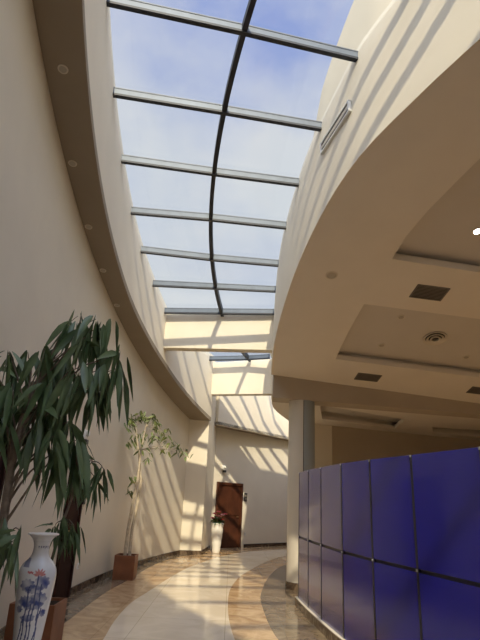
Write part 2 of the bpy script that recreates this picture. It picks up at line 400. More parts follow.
edge = [(RB(y) + 0.02, y) for y in ys(-6.6, 11.29, 46)]
outer = edge + [(2.2, 11.55), (14.2, 13.6), (14.2, -7.2), (9.9, -7.2)]
cof1 = [(RB(y) + q, y) for y, q in ((3.8, 1.62), (4.3, 1.55), (4.8, 1.52), (5.3, 1.48))] + [(2.86, 5.78), (2.60, 6.42), (2.44, 6.95), (2.37, 7.44), (9.0, 8.37), (9.0, 3.8)]
cof2 = [(2.20, 8.61), (2.10, 9.5), (2.04, 10.49), (9.0, 11.49), (9.0, 9.47)]
struct(pierced('ceiling_lobby', outer, [cof1, cof2], lambda x, y: zrc(y), M['ceil']))
fe = [(RF(y), y) for y in ys(11.8, 21.4, 24)]
outer = [(0.78, 11.28)] + fe + [(7.3, 25.6), (14.2, 25.6), (14.2, 13.6), (2.2, 11.55)]
cof4 = [(5.75, 15.2), (6.15, 16.2), (10.5, 17.9), (10.5, 15.6)]
cof3 = [(2.02, 12.45), (2.44, 14.62), (4.86, 15.92), (4.62, 14.1)]
struct(pierced('ceiling_far', outer, [cof3, cof4], lambda x, y: ZFAR, M['ceil']))
# downstand beam across the lobby
b0 = Vector((0.80, 11.28, 0)); b1 = Vector((14.2, 13.62, 0)); bd = (b1 - b0).normalized(); bn = Vector((-bd.y, bd.x, 0))
mb = MB()
A = []; B = []
for i in range(12):
    p = b0 + (b1 - b0) * (i / 11); A.append((p.x, p.y, 3.80)); B.append((p.x, p.y, zrc(p.y) + 0.02 if p.y < 12.4 else zrc(12.4)))
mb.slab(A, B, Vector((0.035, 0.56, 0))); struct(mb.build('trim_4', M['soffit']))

# cross beams under the skylight
def cross(name, p0, p1, z0, z1, th=0.30):
    p0 = Vector((*p0, 0)); p1 = Vector((*p1, 0)); d = (p1 - p0).normalized(); n_ = Vector((-d.y, d.x, 0))
    mb = MB(); mb.slab([(*p0.xy, z0), (*p1.xy, z0)], [(*p0.xy, z1), (*p1.xy, z1 + 0.08)], n_ * th); return struct(mb.build(name, M['plaster'], bevel=0.008))
cross('trim_5', (-1.99, 12.72), (0.95, 12.45), 5.21, 6.15)
cross('trim_6', (-0.88, 17.22), (1.16, 16.62), 4.93, 6.02)

# lobby walls
def wall(name, pts, z0, z1, mtl, sgn=1, th=0.2):
    A = [(x, y, z0) for x, y in pts]; B = [(x, y, z1) for x, y in pts]
    mb = MB(); mb.slab(A, B, [v * th for v in normals(A, sgn)]); return struct(mb.build(name, mtl))
wall('wall_lobby_back', [(2.92, 15.90), (8.21, 17.68), (14.2, 19.7)], 0, ZFAR, M['lobby'])
struct(prism('wall_lobby_pier', [(1.95, 15.62), (2.94, 15.86), (2.75, 16.5), (1.85, 16.3)], 0, ZFAR, M['plaster']))
wall('wall_right', [(14.2, 25.6), (14.2, -7.2)], 0, 6.6, M['lobby'], 1)
wall('wall_back', [(14.4, -7.05), (0.5, -7.05)], 0, 8.4, M['wall'], 1)
wall('wall_passage', [(7.0, 25.6), (14.2, 25.6)], 0, ZFAR + 0.1, M['lobby'], 1)
wall('wall_far_skylight_end', [(7.1, 25.0), (5.0, 21.3)], ZFAR, ZT + 0.2, M['plaster'], -1)
# solid roof closing the corridor behind the camera
mb = MB(); mb.slab([(0.4, -7.25, 8.62), (14.4, -7.25, 8.62)], [(0.4, -6.5, 8.62), (14.4, -6.5, 8.62)], Vector((0, 0, 0.2)))
struct(mb.build('ceiling_back', M['ceil']))
# roof terrace drum wall outside, above the right fascia
Y = ys(2.4, 9.6, 30)
A = [(RT(y) + 0.28, y, zsk(y)) for y in Y]; B = [(RT(y) + 0.28, y, zsk(y) + max(0.05, min(9.5, 9.45 - 0.45 * (y - 6.3)) - zsk(y)) * (1.0 if y < 7.6 else max(0.05, 1 - (y - 7.6) / 2.2))) for y in Y]
mb = MB(); mb.slab(A, B, [v * 0.3 for v in normals(A, -1)]); struct(mb.build('wall_outer_drum', M['outer'], smooth=True))

# ------------------------------------------------------------------ floor with inlaid bands
mb = MB(); mb.box((6.5, 9.3, -0.1), (19.0, 33.8, 0.2)); struct(mb.build('floor', M['brown']))
def flat(name, left, right, z, mtl):
    mb = MB(); mb.slab([(x, y, z) for x, y in left], [(x, y, z) for x, y in right], Vector((0, 0, -z - 0.01)))
    return struct(mb.build(name, mtl))
GL = spline([(2.2, -6.6), (0.25, -3.0), (-1.0, 1.0), (-1.55, 3.0), (-2.05, 6.0), (-2.13, 8.9), (-2.12, 10.3), (-2.02, 11.6), (-1.86, 14.3), (-1.5, 16.2), (-0.8, 17.85)])
CL = spline([(3.0, -6.6), (1.0, -3.0), (-0.5, 1.0), (-1.25, 4.5), (-1.44, 7.1), (-1.52, 8.15), (-1.53, 9.4), (-1.45, 10.2), (-1.16, 12.9), (-0.85, 14.75), (-0.2, 17.2), (0.4, 18.6), (1.2, 19.7), (2.4, 20.8), (4.0, 21.8)])
CR = spline([(5.0, -6.6), (2.9, -3.0), (1.3, 1.0), (0.45, 5.0), (0.12, 7.5), (0.03, 9.5), (0.10, 11.6), (0.47, 13.9), (1.66, 17.9), (3.0, 19.9), (4.8, 21.3)])
BR = spline([(5.7, -6.6), (3.5, -3.0), (1.9, 1.0), (1.05, 5.0), (0.67, 7.6), (0.60, 9.3), (0.63, 10.7), (0.99, 13.4), (1.57, 15.7), (3.0, 18.2), (5.0, 20.2)])
Y = ys(-6.6, 17.7, 60); flat('floor_inlay_wall_strip', [(WL(y), y) for y in Y], [(GL(y), y) for y in Y], 0.003, M['dark'])
Y = ys(-6.6, 20.8, 70); flat('floor_inlay_centre', [(CL(y), y) for y in Y], [(CR(y), y) for y in Y], 0.003, M['cream'])
Y = ys(-6.6, 20.2, 70); flat('floor_inlay_dark_band', [(BR(y), y) for y in Y], [(BR(y) + (0.9 if y < 15 else 1.1), y) for y in Y], 0.003, M['dark'])

# ------------------------------------------------------------------ skylight: glass and steel
sky = struct(bpy.data.objects.new('window_1', None)); COL.objects.link(sky)
SPY = [-6.3, -4.8, -3.3, -1.9, -0.45, 1.0, 2.3, 3.2, 4.2, 5.42, 6.67, 7.92, 9.08, 10.32, 11.38, 12.44, 13.75, 15.25, 16.50, 17.35, 18.05, 18.75, 19.5]
def ends(y):
    tl = np.interp(y, [-3.3, 0, 5.42, 6.67, 7.92, 9.08, 10.32, 11.38, 12.4, 15, 16.65, 17.6, 18.1, 19.6], [-0.9, -0.5, -0.30, -0.22, -0.19, -0.08, -0.16, 0.0, 0.10, 0.25, 0.35, 0.6, 1.0, 1.3])
    tr_ = np.interp(y, [-3.3, 0, 5.42, 6.67, 7.92, 9.08, 10.32, 11.38, 12.4, 15, 18], [1.6, 1.0, 0.30, 0.22, 0.16, 0.13, 0.09, 0.0, -0.09, -0.2, -0.4])
    return y + float(tl), y + float(tr_)
def leftx(y): return IL(y) if y < 17.3 else (BK(y) if y > 18.62 else IL(17.3) + (-0.6 - IL(17.3)) * (y - 17.3) / 1.32)
rows = []
for y in SPY:
    yl, yr = ends(y)
    a = Vector((leftx(yl) - 0.02, yl, zsk(yl))); c = Vector((SP(y), y, zsk(y))); b_ = Vector((RT(yr) + 0.02, yr, zsk(yr)))
    rows.append((a, c, b_))
def bar(p, q, w, d, mtl, name, capm=None):
    p = Vector(p); q = Vector(q); t = (q - p).normalized(); ln = (q - p).length
    s_ = Vector((0, 0, 1)).cross(t).normalized(); n_ = t.cross(s_)
    mb = MB(); mb.box((p + q) / 2 - n_ * (d / 2 - 0.02), (ln, w, d), frame=(t, s_, n_))
    mb.box((p + q) / 2 + n_ * 0.03, (ln, w * 1.25, 0.02), frame=(t, s_, n_), k=1)
    mb.box((p + q) / 2 - n_ * (d - 0.005), (ln, w * 1.45, 0.035), frame=(t, s_, n_), k=2)
    return mb.build(name, [mtl, capm or mtl, M['rail2']], sky)
for a, c, b_ in rows:
    bar(a, c, 0.05, 0.10, M['steel'], 'glazing_bar', M['steelcap']); bar(c, b_, 0.05, 0.10, M['steel'], 'glazing_bar', M['steelcap'])
yy = ys(-6.4, 16.75, 70)
mb = MB()
pl = [Vector((SP(y), y, zsk(y) - 0.05)) for y in yy]
nn = normals([(p.x, p.y) for p in pl], 1)
W_ = 0.038
ring = []
for p, q in zip(pl, nn):
    ring.append([p + q * W_ + Vector((0, 0, 0.09)), p - q * W_ + Vector((0, 0, 0.09)), p - q * W_ - Vector((0, 0, 0.05)), p + q * W_ - Vector((0, 0, 0.05))])
vs = [v for r_ in ring for v in r_]
fs = [(4 * i + j, 4 * i + (j + 1) % 4, 4 * i + 4 + (j + 1) % 4, 4 * i + 4 + j) for i in range(len(ring) - 1) for j in range(4)]
fs += [(0, 1, 2, 3), tuple(4 * (len(ring) - 1) + j for j in range(4))]
mb.add(vs, fs); mb.build('spine', M['rail2'], sky)
for (a, c, b_), (a2, c2, b2) in zip(rows, rows[1:]):
    for side in (0, 1):
        k = 7; lo_ = []; hi_ = []
        for i in range(k):
            t = i / (k - 1)
            yl = (a.y + (a2.y - a.y) * t) if side == 0 else (b_.y + (b2.y - b_.y) * t); yc = c.y + (c2.y - c.y) * t
            xo = leftx(yl) - 0.02 if side == 0 else RT(yl) + 0.02
            lo_.append((xo, yl, zsk(yl) + 0.035)); hi_.append((SP(yc), yc, zsk(yc) + 0.035))
        mb = MB(); vs = lo_ + hi_
        mb.add(vs, [(i, i + 1, k + i + 1, k + i) for i in range(k - 1)])
        pane = mb.build('pane', M['glass'], sky)
        so = pane.modifiers.new('thickness', 'SOLIDIFY'); so.thickness = 0.012

# ------------------------------------------------------------------ column
cx, cy, cr_ = 1.49, 11.68, 0.29
col = thing('column', 'tall round clad column standing at the left end of the blue screen', 'column', (cx, cy, 0))
for nm, a0, a1, mk in (('sun_tone_cladding', PI * 0.62, PI * 1.50, 'alu_sun_tone'), ('blue_reflection_cladding', PI * 1.52, PI * 2.38, 'alu_reflection_tone'), ('rear_cladding', PI * 0.40, PI * 0.60, 'alu_sun_tone')):
    mb = MB(); k = 20
    A = [(cx + cr_ * math.cos(a0 + (a1 - a0) * i / (k - 1)), cy + cr_ * math.sin(a0 + (a1 - a0) * i / (k - 1)), 0.0) for i in range(k)]
    B = [(x, y, 3.80) for x, y, z in A]
    mb.slab(A, B, [Vector((cx - x, cy - y, 0)) * 0.08 for x, y, z in A]); o = mb.build(nm, M[mk], col, smooth=True)
    o['label'] = {'sun_tone_cladding': 'sheet on the left half with sunlight in its pale colour', 'blue_reflection_cladding': 'sheet on the right half with reflected blue in its colour', 'rear_cladding': 'pale sheet at the back'}[nm]
mb = MB(); mb.lathe([(cr_ - 0.03, 0), (cr_ - 0.03, 3.79)], (cx, cy, 0), 28); mb.build('core', M['rail'], col, smooth=True)
mb = MB(); mb.lathe([(cr_ + 0.02, 0), (cr_ + 0.02, 0.13), (cr_ + 0.012, 0.135)], (cx, cy, 0), 36); mb.build('plinth', M['base'], col, smooth=True)

# ------------------------------------------------------------------ blue screen on its kerb
PN = [(1.21, 9.78), (1.255, 8.93), (1.325, 8.10), (1.43, 7.10), (1.60, 6.27), (1.82, 5.46), (2.08, 4.46), (2.42, 3.58), (2.86, 2.72), (3.42, 1.95)]
pf = spline([(x, y) for x, y in PN[::-1]])
Y = ys(1.95, 9.92, 50)
A = [(pf(y) - 0.034, y, 0) for y in Y]; B = [(pf(y) - 0.034, y, 0.12) for y in Y]
mb = MB(); mb.slab(A, B, [v * 0.16 for v in normals(A, -1)]); struct(mb.build('trim_7', M['kerb'], smooth=True))
A = [(pf(y) - 0.036, y, 0.121) for y in Y]; B = [(pf(y) - 0.036, y, 0.132) for y in Y]
mb = MB(); mb.slab(A, B, [v * 0.17 for v in normals(A, -1)]); struct(mb.build('trim_8', M['plaster'], smooth=True))
scr = thing('partition_screen', 'curved screen of glossy deep blue panels in two rows beside the corridor', 'screen', (PN[4][0], PN[4][1], 0.132))
Z0, ZM, ZTOP = 0.134, 1.085, 2.165
def vec2(a, b_): return Vector((b_[0] - a[0], b_[1] - a[1], 0))
for i in range(len(PN) - 1):
    a, b_ = PN[i], PN[i + 1]; t = vec2(a, b_); ln = t.length; t.normalize(); n_ = Vector((t.y, -t.x, 0)) * -1
    n_ = Vector((-t.y, t.x, 0)); n_ = n_ if n_.x > 0 else -n_
    mid = Vector(((a[0] + b_[0]) / 2, (a[1] + b_[1]) / 2, 0))
    for z0, z1 in ((Z0, ZM - 0.018), (ZM + 0.018, ZTOP)):
        mb = MB(); mb.box(mid + n_ * 0.012 + Vector((0, 0, (z0 + z1) / 2)), (ln - 0.034, 0.02, z1 - z0), frame=(t, n_, Vector((0, 0, 1))))
        mb.build('panel', M['blue'], scr, bevel=0.001)
    mb = MB(); mb.box(mid + n_ * 0.032 + Vector((0, 0, ZM)), (ln, 0.02, 0.05), frame=(t, n_, Vector((0, 0, 1)))); mb.build('rail', M['rail'], scr)
for i, p in enumerate(PN):
    q = Vector((p[0] + 0.04, p[1], 0))
    t_ = vec2(PN[max(i - 1, 0)], PN[min(i + 1, len(PN) - 1)]).normalized(); n_ = Vector((-t_.y, t_.x, 0)); n_ = n_ if n_.x > 0 else -n_
    mb = MB(); mb.box(Vector((p[0], p[1], (Z0 + ZTOP) / 2 - 0.002)) + n_ * 0.024, (0.030, 0.052, ZTOP - Z0 - 0.01), frame=(t_, n_, Zv)); mb.build('post', M['rail'], scr)
    for z in (ZM, ZTOP - 0.012):
        mb = MB(); mb.box(Vector((p[0], p[1], z)) - n_ * 0.006, (0.022, 0.012, 0.022), frame=(t_, n_, Zv)); mb.build('clip', M['clip'], scr, bevel=0.002)

# ------------------------------------------------------------------ doors
e0 = Vector((-0.62, 19.40, 0)); e1 = Vector((2.28, 22.47, 0)); ed_ = (e1 - e0).normalized(); en = Vector((ed_.y, -ed_.x, 0))
def onend(s_, z=0.0, off=0.0): 
    y = e0.y + ed_.y * s_; return Vector((EWf(y), y, z)) + en * off
def sbox(mb, s0, s1, z0, z1, o0, o1, k=0):
    a = onend(s0); b_ = onend(s1); t = (b_ - a).normalized(); n_ = Vector((t.y, -t.x, 0))
    mb.box((a + b_) / 2 + n_ * ((o0 + o1) / 2) + Zv * ((z0 + z1) / 2), ((b_ - a).length, abs(o1 - o0), z1 - z0), frame=(t, n_, Zv), k=k)
d1 = struct(bpy.data.objects.new('door_1', None)); COL.objects.link(d1); d1.location = onend(0.75)
S0, S1, DH = 0.10, 1.46, 2.22
mb = MB(); sbox(mb, S0 + 0.09, S1 - 0.09, 0.01, DH - 0.09, 0.002, 0.02); mb.build('door_leaf', M['wood'], d1)
mb = MB(); sbox(mb, S0, S0 + 0.09, 0, DH, 0.0, 0.07); sbox(mb, S1 - 0.09, S1, 0, DH, 0.0, 0.07); sbox(mb, S0 + 0.09, S1 - 0.09, DH - 0.09, DH, 0.0, 0.07)
mb.build('door_frame', M['wood'], d1, bevel=0.006)
mb = MB()
for (u0_, u1_, z0, z1) in ((0.24, 0.66, 0.25, 0.95), (0.24, 0.66, 1.10, 1.98), (0.84, 1.26, 0.25, 0.95), (0.84, 1.26, 1.10, 1.98)):
    sbox(mb, S0 + u0_ - 0.08, S0 + u1_ - 0.08, z0, z1, 0.02, 0.032)
mb.build('door_moulding', M['wood'], d1, bevel=0.01)
mb = MB(); h0 = onend(S1 - 0.20, 1.05, 0.02); mb.tube([h0, h0 + en * 0.05, h0 + en * 0.055 - ed_ * 0.12], 0.011); mb.build('door_handle', M['brass'], d1, smooth=True)

def onwall(y, z=0.0, off=0.0):
    t = Vector((WL(y + 0.01) - WL(y - 0.01), 0.02, 0)).normalized(); return Vector((WL(y), y, z)) + Vector((t.y, -t.x, 0)) * off, t, Vector((t.y, -t.x, 0))
def wbox(mb, y0, y1, z0, z1, o0, o1, k=0):
    c, t, n_ = onwall((y0 + y1) / 2, (z0 + z1) / 2, (o0 + o1) / 2); mb.box(c, (y1 - y0, abs(o1 - o0), z1 - z0), frame=(t, n_, Zv), k=k)
for di, (a, b_) in enumerate(DOOR_L):
    d = struct(bpy.data.objects.new('door_%d' % (di + 2), None)); COL.objects.link(d); d.location = (WL(a), (a + b_) / 2, 0)
    mb = MB(); wbox(mb, a + 0.07, b_ - 0.07, 0.01, 2.17, 0.006, 0.03); mb.build('door_leaf', M['wooddark'], d)
    mb = MB(); wbox(mb, a, a + 0.07, 0, 2.24, 0.002, 0.06); wbox(mb, b_ - 0.07, b_, 0, 2.24, 0.002, 0.06); wbox(mb, a + 0.07, b_ - 0.07, 2.17, 2.24, 0.002, 0.06)
    mb.build('door_frame', M['wooddark'], d, bevel=0.005)
    mb = MB(); c, t, n_ = onwall(a + 0.14, 1.05, 0.03); mb.tube([c, c + n_ * 0.05, c + n_ * 0.055 + t * 0.11], 0.010); mb.build('door_handle', M['brass'], d, smooth=True)

# ------------------------------------------------------------------ small fittings on the walls
def sign_plate(c, t, n_, w, h, label):
    r_ = thing('door_sign', label, 'sign', c)
    mb = MB(); mb.box(c + n_ * 0.008, (w, 0.014, h), frame=(t, n_, Zv)); mb.build('plate', M['blackp'], r_, bevel=0.003)
    for dz in (0.22, -0.22):
        mb = MB(); mb.box(c + n_ * 0.0165 + Zv * (dz * h), (w * 0.72, 0.003, h * 0.30), frame=(t, n_, Zv)); mb.build('insert', M['grille'], r_)
sign_plate(onend(1.68, 1.74), ed_, en, 0.16, 0.30, 'small dark two part sign plate beside the far brown door')
c, t, n_ = onwall(9.86, 1.56); sign_plate(c, t, n_, 0.12, 0.24, 'small dark sign plate beside the door on the left wall')
def alarm(c, t, n_, label):
    r_ = thing('alarm_lamp', label, 'lamp', c)
    mb = MB(); mb.box(c + n_ * 0.025, (0.20, 0.05, 0.17), frame=(t, n_, Zv)); mb.build('housing', M['white'], r_, bevel=0.015)
    mb = MB(); mb.lathe([(0.05, 0.0), (0.05, 0.03), (0.035, 0.055), (0.0005, 0.06)], c + n_ * 0.05 + Zv * 0.02, 16, frame=(t, Zv, n_)); mb.build('dome', M['white'], r_, smooth=True)
    mb = MB(); mb.box(c + n_ * 0.05 - Zv * 0.12, (0.13, 0.08, 0.08), frame=(t, n_, Zv)); mb.build('bracket', M['blackp'], r_, bevel=0.01)
# over the far door the lamp hangs on the side face of the pilaster corner
alarm(onend(0.42, 2.72), ed_, en, 'small white alarm lamp with black bracket above the far brown door')
c, t, n_ = onwall(9.30, 2.60); alarm(c, t, n_, 'small white alarm lamp seen between the large fig leaves on left wall')
def socket(c, t, n_, label):
    r_ = thing('wall_socket', label, 'socket', c)
    mb = MB(); mb.box(c + n_ * 0.006, (0.10, 0.012, 0.10), frame=(t, n_, Zv)); mb.build('plate', M['white'], r_, bevel=0.003)
    mb = MB(); mb.lathe([(0.028, 0.0), (0.028, 0.004), (0.024, 0.004)], c + n_ * 0.012, 16, frame=(t, Zv, n_)); mb.build('outlet', M['bezel'], r_)
socket(onend(1.72, 0.46), ed_, en, 'white wall socket low on the end wall right of the far door')
c, t, n_ = onwall(10.02, 0.42); socket(c, t, n_, 'white wall socket low on the left wall near the square planter')

# ------------------------------------------------------------------ ceiling fittings
def downlight(c, nrm, r_, label, group, lens='lens'):
    nrm = Vector(nrm).normalized(); X = nrm.orthogonal().normalized(); Y_ = nrm.cross(X)
    c = Vector(c); d = thing('downlight', label, 'ceiling light', c, group)
    mb = MB(); mb.lathe([(r_ * 0.72, 0.001), (r_ * 0.74, 0.012), (r_, 0.010), (r_, 0.001)], c, 24, frame=(X, Y_, nrm)); mb.build('bezel', M['bezel'], d, smooth=True)
    mb = MB(); mb.lathe([(r_ * 0.70, 0.001), (r_ * 0.70, 0.0125), (r_ * 0.4, 0.0135)], c, 20, frame=(X, Y_, nrm)); mb.build('lens', M[lens], d)
    return d
sn = (0, -0.17, -1)
ord_ = ['nearest the top edge of the photo', 'second from the top edge', 'third from the top edge', 'fourth from the top edge', 'fifth from the top, above the large fig']
for (x, y), w in zip(((-2.16, 4.69), (-2.43, 6.13), (-2.56, 7.50), (-2.60, 8.74), (-2.57, 9.99)), ord_):
    x = min(max(x, WL(y) + 0.09), IL(y) - 0.09)
    downlight((x, y, zso(y)), sn, 0.06, 'recessed downlight in the dark curved left soffit, ' + w, 'downlights in the left soffit')
def rc(x, y, up_=0.0): return (x, y, zrc(y) + up_)
rn = (0, -0.28, -1)
downlight(rc(3.07, 9.28, 0.22), rn, 0.07, 'unlit recessed spot just nearer and left of the round air diffuser', 'unlit spots in the coffered ceiling')
downlight(rc(2.96, 10.27, 0.22), rn, 0.07, 'unlit recessed spot at the lower left corner of the middle ceiling coffer', 'unlit spots in the coffered ceiling')
downlight(rc(4.83, 10.56, 0.22), rn, 0.07, 'unlit recessed spot right of the round air diffuser in the middle coffer', 'unlit spots in the coffered ceiling')
downlight((3.32, 14.55, ZFAR + 0.22), (0, 0, -1), 0.07, 'unlit recessed spot in the far coffer beyond the deep ceiling beam', 'unlit spots in the coffered ceiling')
ld = downlight(rc(3.575, 7.02, 0.22), rn, 0.075, 'brightly lit recessed lamp in near ceiling coffer at the right edge', None, 'lit')
pld = bpy.data.lights.new('lamp_glow', 'SPOT'); pld.energy = 25; pld.spot_size = 1.9; pld.spot_blend = 0.7; pld.color = (1, 0.93, 0.82); pld.shadow_soft_size = 0.06
po = bpy.data.objects.new('lamp_glow', pld); COL.objects.link(po); po.location = rc(3.575, 7.02, 0.19); po.parent = ld; po.matrix_parent_inverse = Matrix.Translation(-ld.location)
for x, y in ((5.6, 4.6), (5.6, 6.9), (8.0, 4.6), (8.0, 6.9), (6.6, 9.9), (8.4, 10.2)):  # unseen lamps added to brighten the lobby ceiling
    lo_ = downlight(rc(x, y, 0.22), rn, 0.075, 'added recessed fill lamp deeper in the lobby ceiling, out of view', 'added lobby fill lamps', 'lit')
    pl2 = pld.copy(); pl2.energy = LOBBY_FILL; p2 = bpy.data.objects.new('lamp_glow', pl2); COL.objects.link(p2); p2.location = rc(x, y, 0.19)
    p2.parent = lo_; p2.matrix_parent_inverse = Matrix.Translation(-lo_.location)
sp_ = thing('ceiling_speaker', 'round flush speaker grille in plain ceiling right of the skylight edge', 'speaker', rc(1.49, 7.89))
nv = Vector(rn).normalized(); X = nv.orthogonal().normalized(); Y_ = nv.cross(X)
mb = MB(); mb.lathe([(0.075, 0.001), (0.08, 0.008), (0.10, 0.008), (0.105, 0.001)], rc(1.49, 7.89), 24, frame=(X, Y_, nv)); mb.build('bezel', M['bezel'], sp_)
mb = MB(); mb.lathe([(0.074, 0.001), (0.074, 0.006), (0.02, 0.010)], rc(1.49, 7.89), 20, frame=(X, Y_, nv)); mb.build('grille', M['lens'], sp_)
df = thing('air_diffuser', 'large round ringed air diffuser in the middle ceiling coffer', 'air vent', rc(3.94, 9.91, 0.22))
for i, (ra, rb, h_) in enumerate(((0.24, 0.19, 0.03), (0.175, 0.13, 0.045), (0.115, 0.07, 0.06))):
    mb = MB(); mb.lathe([(rb, 0.001), (rb, h_ - 0.02), (ra, h_), (ra, h_ - 0.015), (rb + 0.01, 0.001)], rc(3.94, 9.91, 0.22), 28, frame=(X, Y_, nv)); mb.build('ring', M['bezel'], df, smooth=True)
mb = MB(); mb.lathe([(0.20, 0.002), (0.20, 0.006)], rc(3.94, 9.91, 0.22), 28, frame=(X, Y_, nv)); mb.build('backing', M['grilledark'], df)
def grille(c, w, d_, label, zf=rc, nrm=rn, rz=0.13):
    c = Vector(c); nv = Vector(nrm).normalized(); t = Vector((math.cos(rz), math.sin(rz), 0)); t = (t - nv * t.dot(nv)).normalized(); s_ = nv.cross(t)
    r_ = thing('air_grille', label, 'air vent', c, 'air grilles between the coffers')
    mb = MB(); mb.box(c + nv * 0.003, (w - 0.02, d_ - 0.02, 0.005), frame=(t, s_, nv)); mb.build('backing', M['grilledark'], r_)
    mb = MB()
    for sx, sy, a, b_ in ((0, 1, w, 0.025), (0, -1, w, 0.025), (1, 0, 0.025, d_), (-1, 0, 0.025, d_)):
        mb.box(c + t * (sx * (w - 0.025) / 2) + s_ * (sy * (d_ - 0.025) / 2) + nv * 0.008, (a, b_, 0.014), frame=(t, s_, nv))
    mb.build('frame', M['grille'], r_)
    mb = MB(); k = max(4, int(d_ / 0.035))
    for i in range(k): mb.box(c + s_ * (d_ * (-0.5 + (i + 0.5) / k)) + nv * 0.008, (w - 0.05, 0.016, 0.006), frame=(t, s_, nv))
    mb.build('slats', M['grille'], r_)
grille(rc(3.23, 8.21), 0.58, 0.36, 'dark rectangular air grille between the near and middle coffers')
grille(rc(2.88, 11.17), 0.54, 0.30, 'dark rectangular air grille left of two before the deep ceiling beam')
grille(rc(5.52, 11.53), 0.54, 0.30, 'dark rectangular air grille at the right photo edge before the beam')
# slot vent in the right fascia
def onfascia(y, f):
    a = Vector((RB(y), y, zrc(y))); b_ = Vector((RT(y), y, zsk(y) + 0.12)); return a + (b_ - a) * f
v0, v1 = onfascia(6.72, 0.62), onfascia(5.80, 0.53)
sv = thing('slot_vent', 'slim pale framed slot vent in the right curved fascia below the skylight', 'air vent', (v0 + v1) / 2)
t = (v1 - v0).normalized(); n_ = Vector((-1, -0.55, 0)); n_ = (n_ - t * n_.dot(t)).normalized(); s_ = n_.cross(t)
c = (v0 + v1) / 2 + n_ * 0.03; w = (v1 - v0).length
mb = MB(); mb.box(c, (w - 0.02, 0.15, 0.02), frame=(t, s_, n_)); mb.build('void', M['grilledark'], sv)
mb = MB()
for sx, sy, a, b_ in ((0, 1, w, 0.03), (0, -1, w, 0.03), (1, 0, 0.03, 0.2), (-1, 0, 0.03, 0.2)):
    mb.box(c + t * (sx * (w - 0.03) / 2) + s_ * (sy * 0.085), (a, b_, 0.05), frame=(t, s_, n_))
mb.build('frame', M['white'], sv, bevel=0.004)
mb = MB(); mb.box(c + n_ * 0.008 + s_ * 0.01, (w - 0.06, 0.06, 0.012), frame=(t, s_, n_)); mb.build('blade', M['bezel'], sv)

# ------------------------------------------------------------------ planters and plants
def planter_box(parent, c, w, d_, h, rz=0.0):
    c = Vector(c); mb = MB(); t = Vector((math.cos(rz), math.sin(rz), 0)); s_ = Vector((-t.y, t.x, 0)); th = 0.025
    for sx, sy, a, b_ in ((0, 1, w, th), (0, -1, w, th), (1, 0, th, d_ - 2 * th), (-1, 0, th, d_ - 2 * th)):
        mb.box(c + t * (sx * (w - th) / 2) + s_ * (sy * (d_ - th) / 2) + Zv * (h / 2), (a, b_, h), frame=(t, s_, Zv))
    mb.box(c + Zv * 0.02, (w - 2 * th, d_ - 2 * th, 0.03), frame=(t, s_, Zv))
    mb.build('planter', M['planter'], parent, bevel=0.004)
    mb = MB(); mb.box(c + Zv * (h - 0.06), (w - 2 * th - 0.002, d_ - 2 * th - 0.002, 0.06), frame=(t, s_, Zv)); mb.build('soil', M['soil'], parent)
def pxp(x, y, Yd):
    d = fw + rt * ((x - 240) / F) + up * ((320 - y) / F); return Vector((0, 0, H)) + d * (Yd / d.y)
def curve(a, b_, sag, k=6, jit=0.0):
    a = Vector(a); b_ = Vector(b_); o = []
    for i in range(k):
        t = i / (k - 1); p = a.lerp(b_, t) + Vector((0, 0, sag * 4 * t * (1 - t)))
        if 0 < i < k - 1: p += Vector((random.uniform(-jit, jit), random.uniform(-jit, jit), random.uniform(-jit, jit)))
        o.append(p)
    return o
def keep(p, m_=0.12):
    p = Vector(p); p.x = max(p.x, WL(p.y) + m_); return p
def spray(mb, p, n_, ln, w, spread_=0.10, back=Vector((0, 0, 0)), k=0, drop=0.8):
    for i in range(n_):
        a = random.uniform(0, 2 * PI); q = keep(Vector(p) + Vector((math.cos(a), math.sin(a), 0)) * random.uniform(0, spread_) + Vector((0, 0, random.uniform(-0.09, 0.05))) + back * random.random(), 0.16)
        d = Vector((math.cos(a) * random.uniform(0.1, 0.5), math.sin(a) * random.uniform(0.1, 0.5), -drop * random.uniform(0.3, 1.2)))
        if random.random() < 0.07: d.z = random.uniform(-0.2, 0.15)
        d = keepd(q, d)
        mb.leaf(q, d, (random.uniform(-1, 1), random.uniform(-1, 1), 0.25), ln * random.uniform(0.7, 1.15), w * random.uniform(0.75, 1.15), random.uniform(0.3, 0.7), k)
def keepd(q, d):
    if q.x + d.x * 0.35 < WL(q.y) + 0.05: d.x = abs(d.x)
    return d

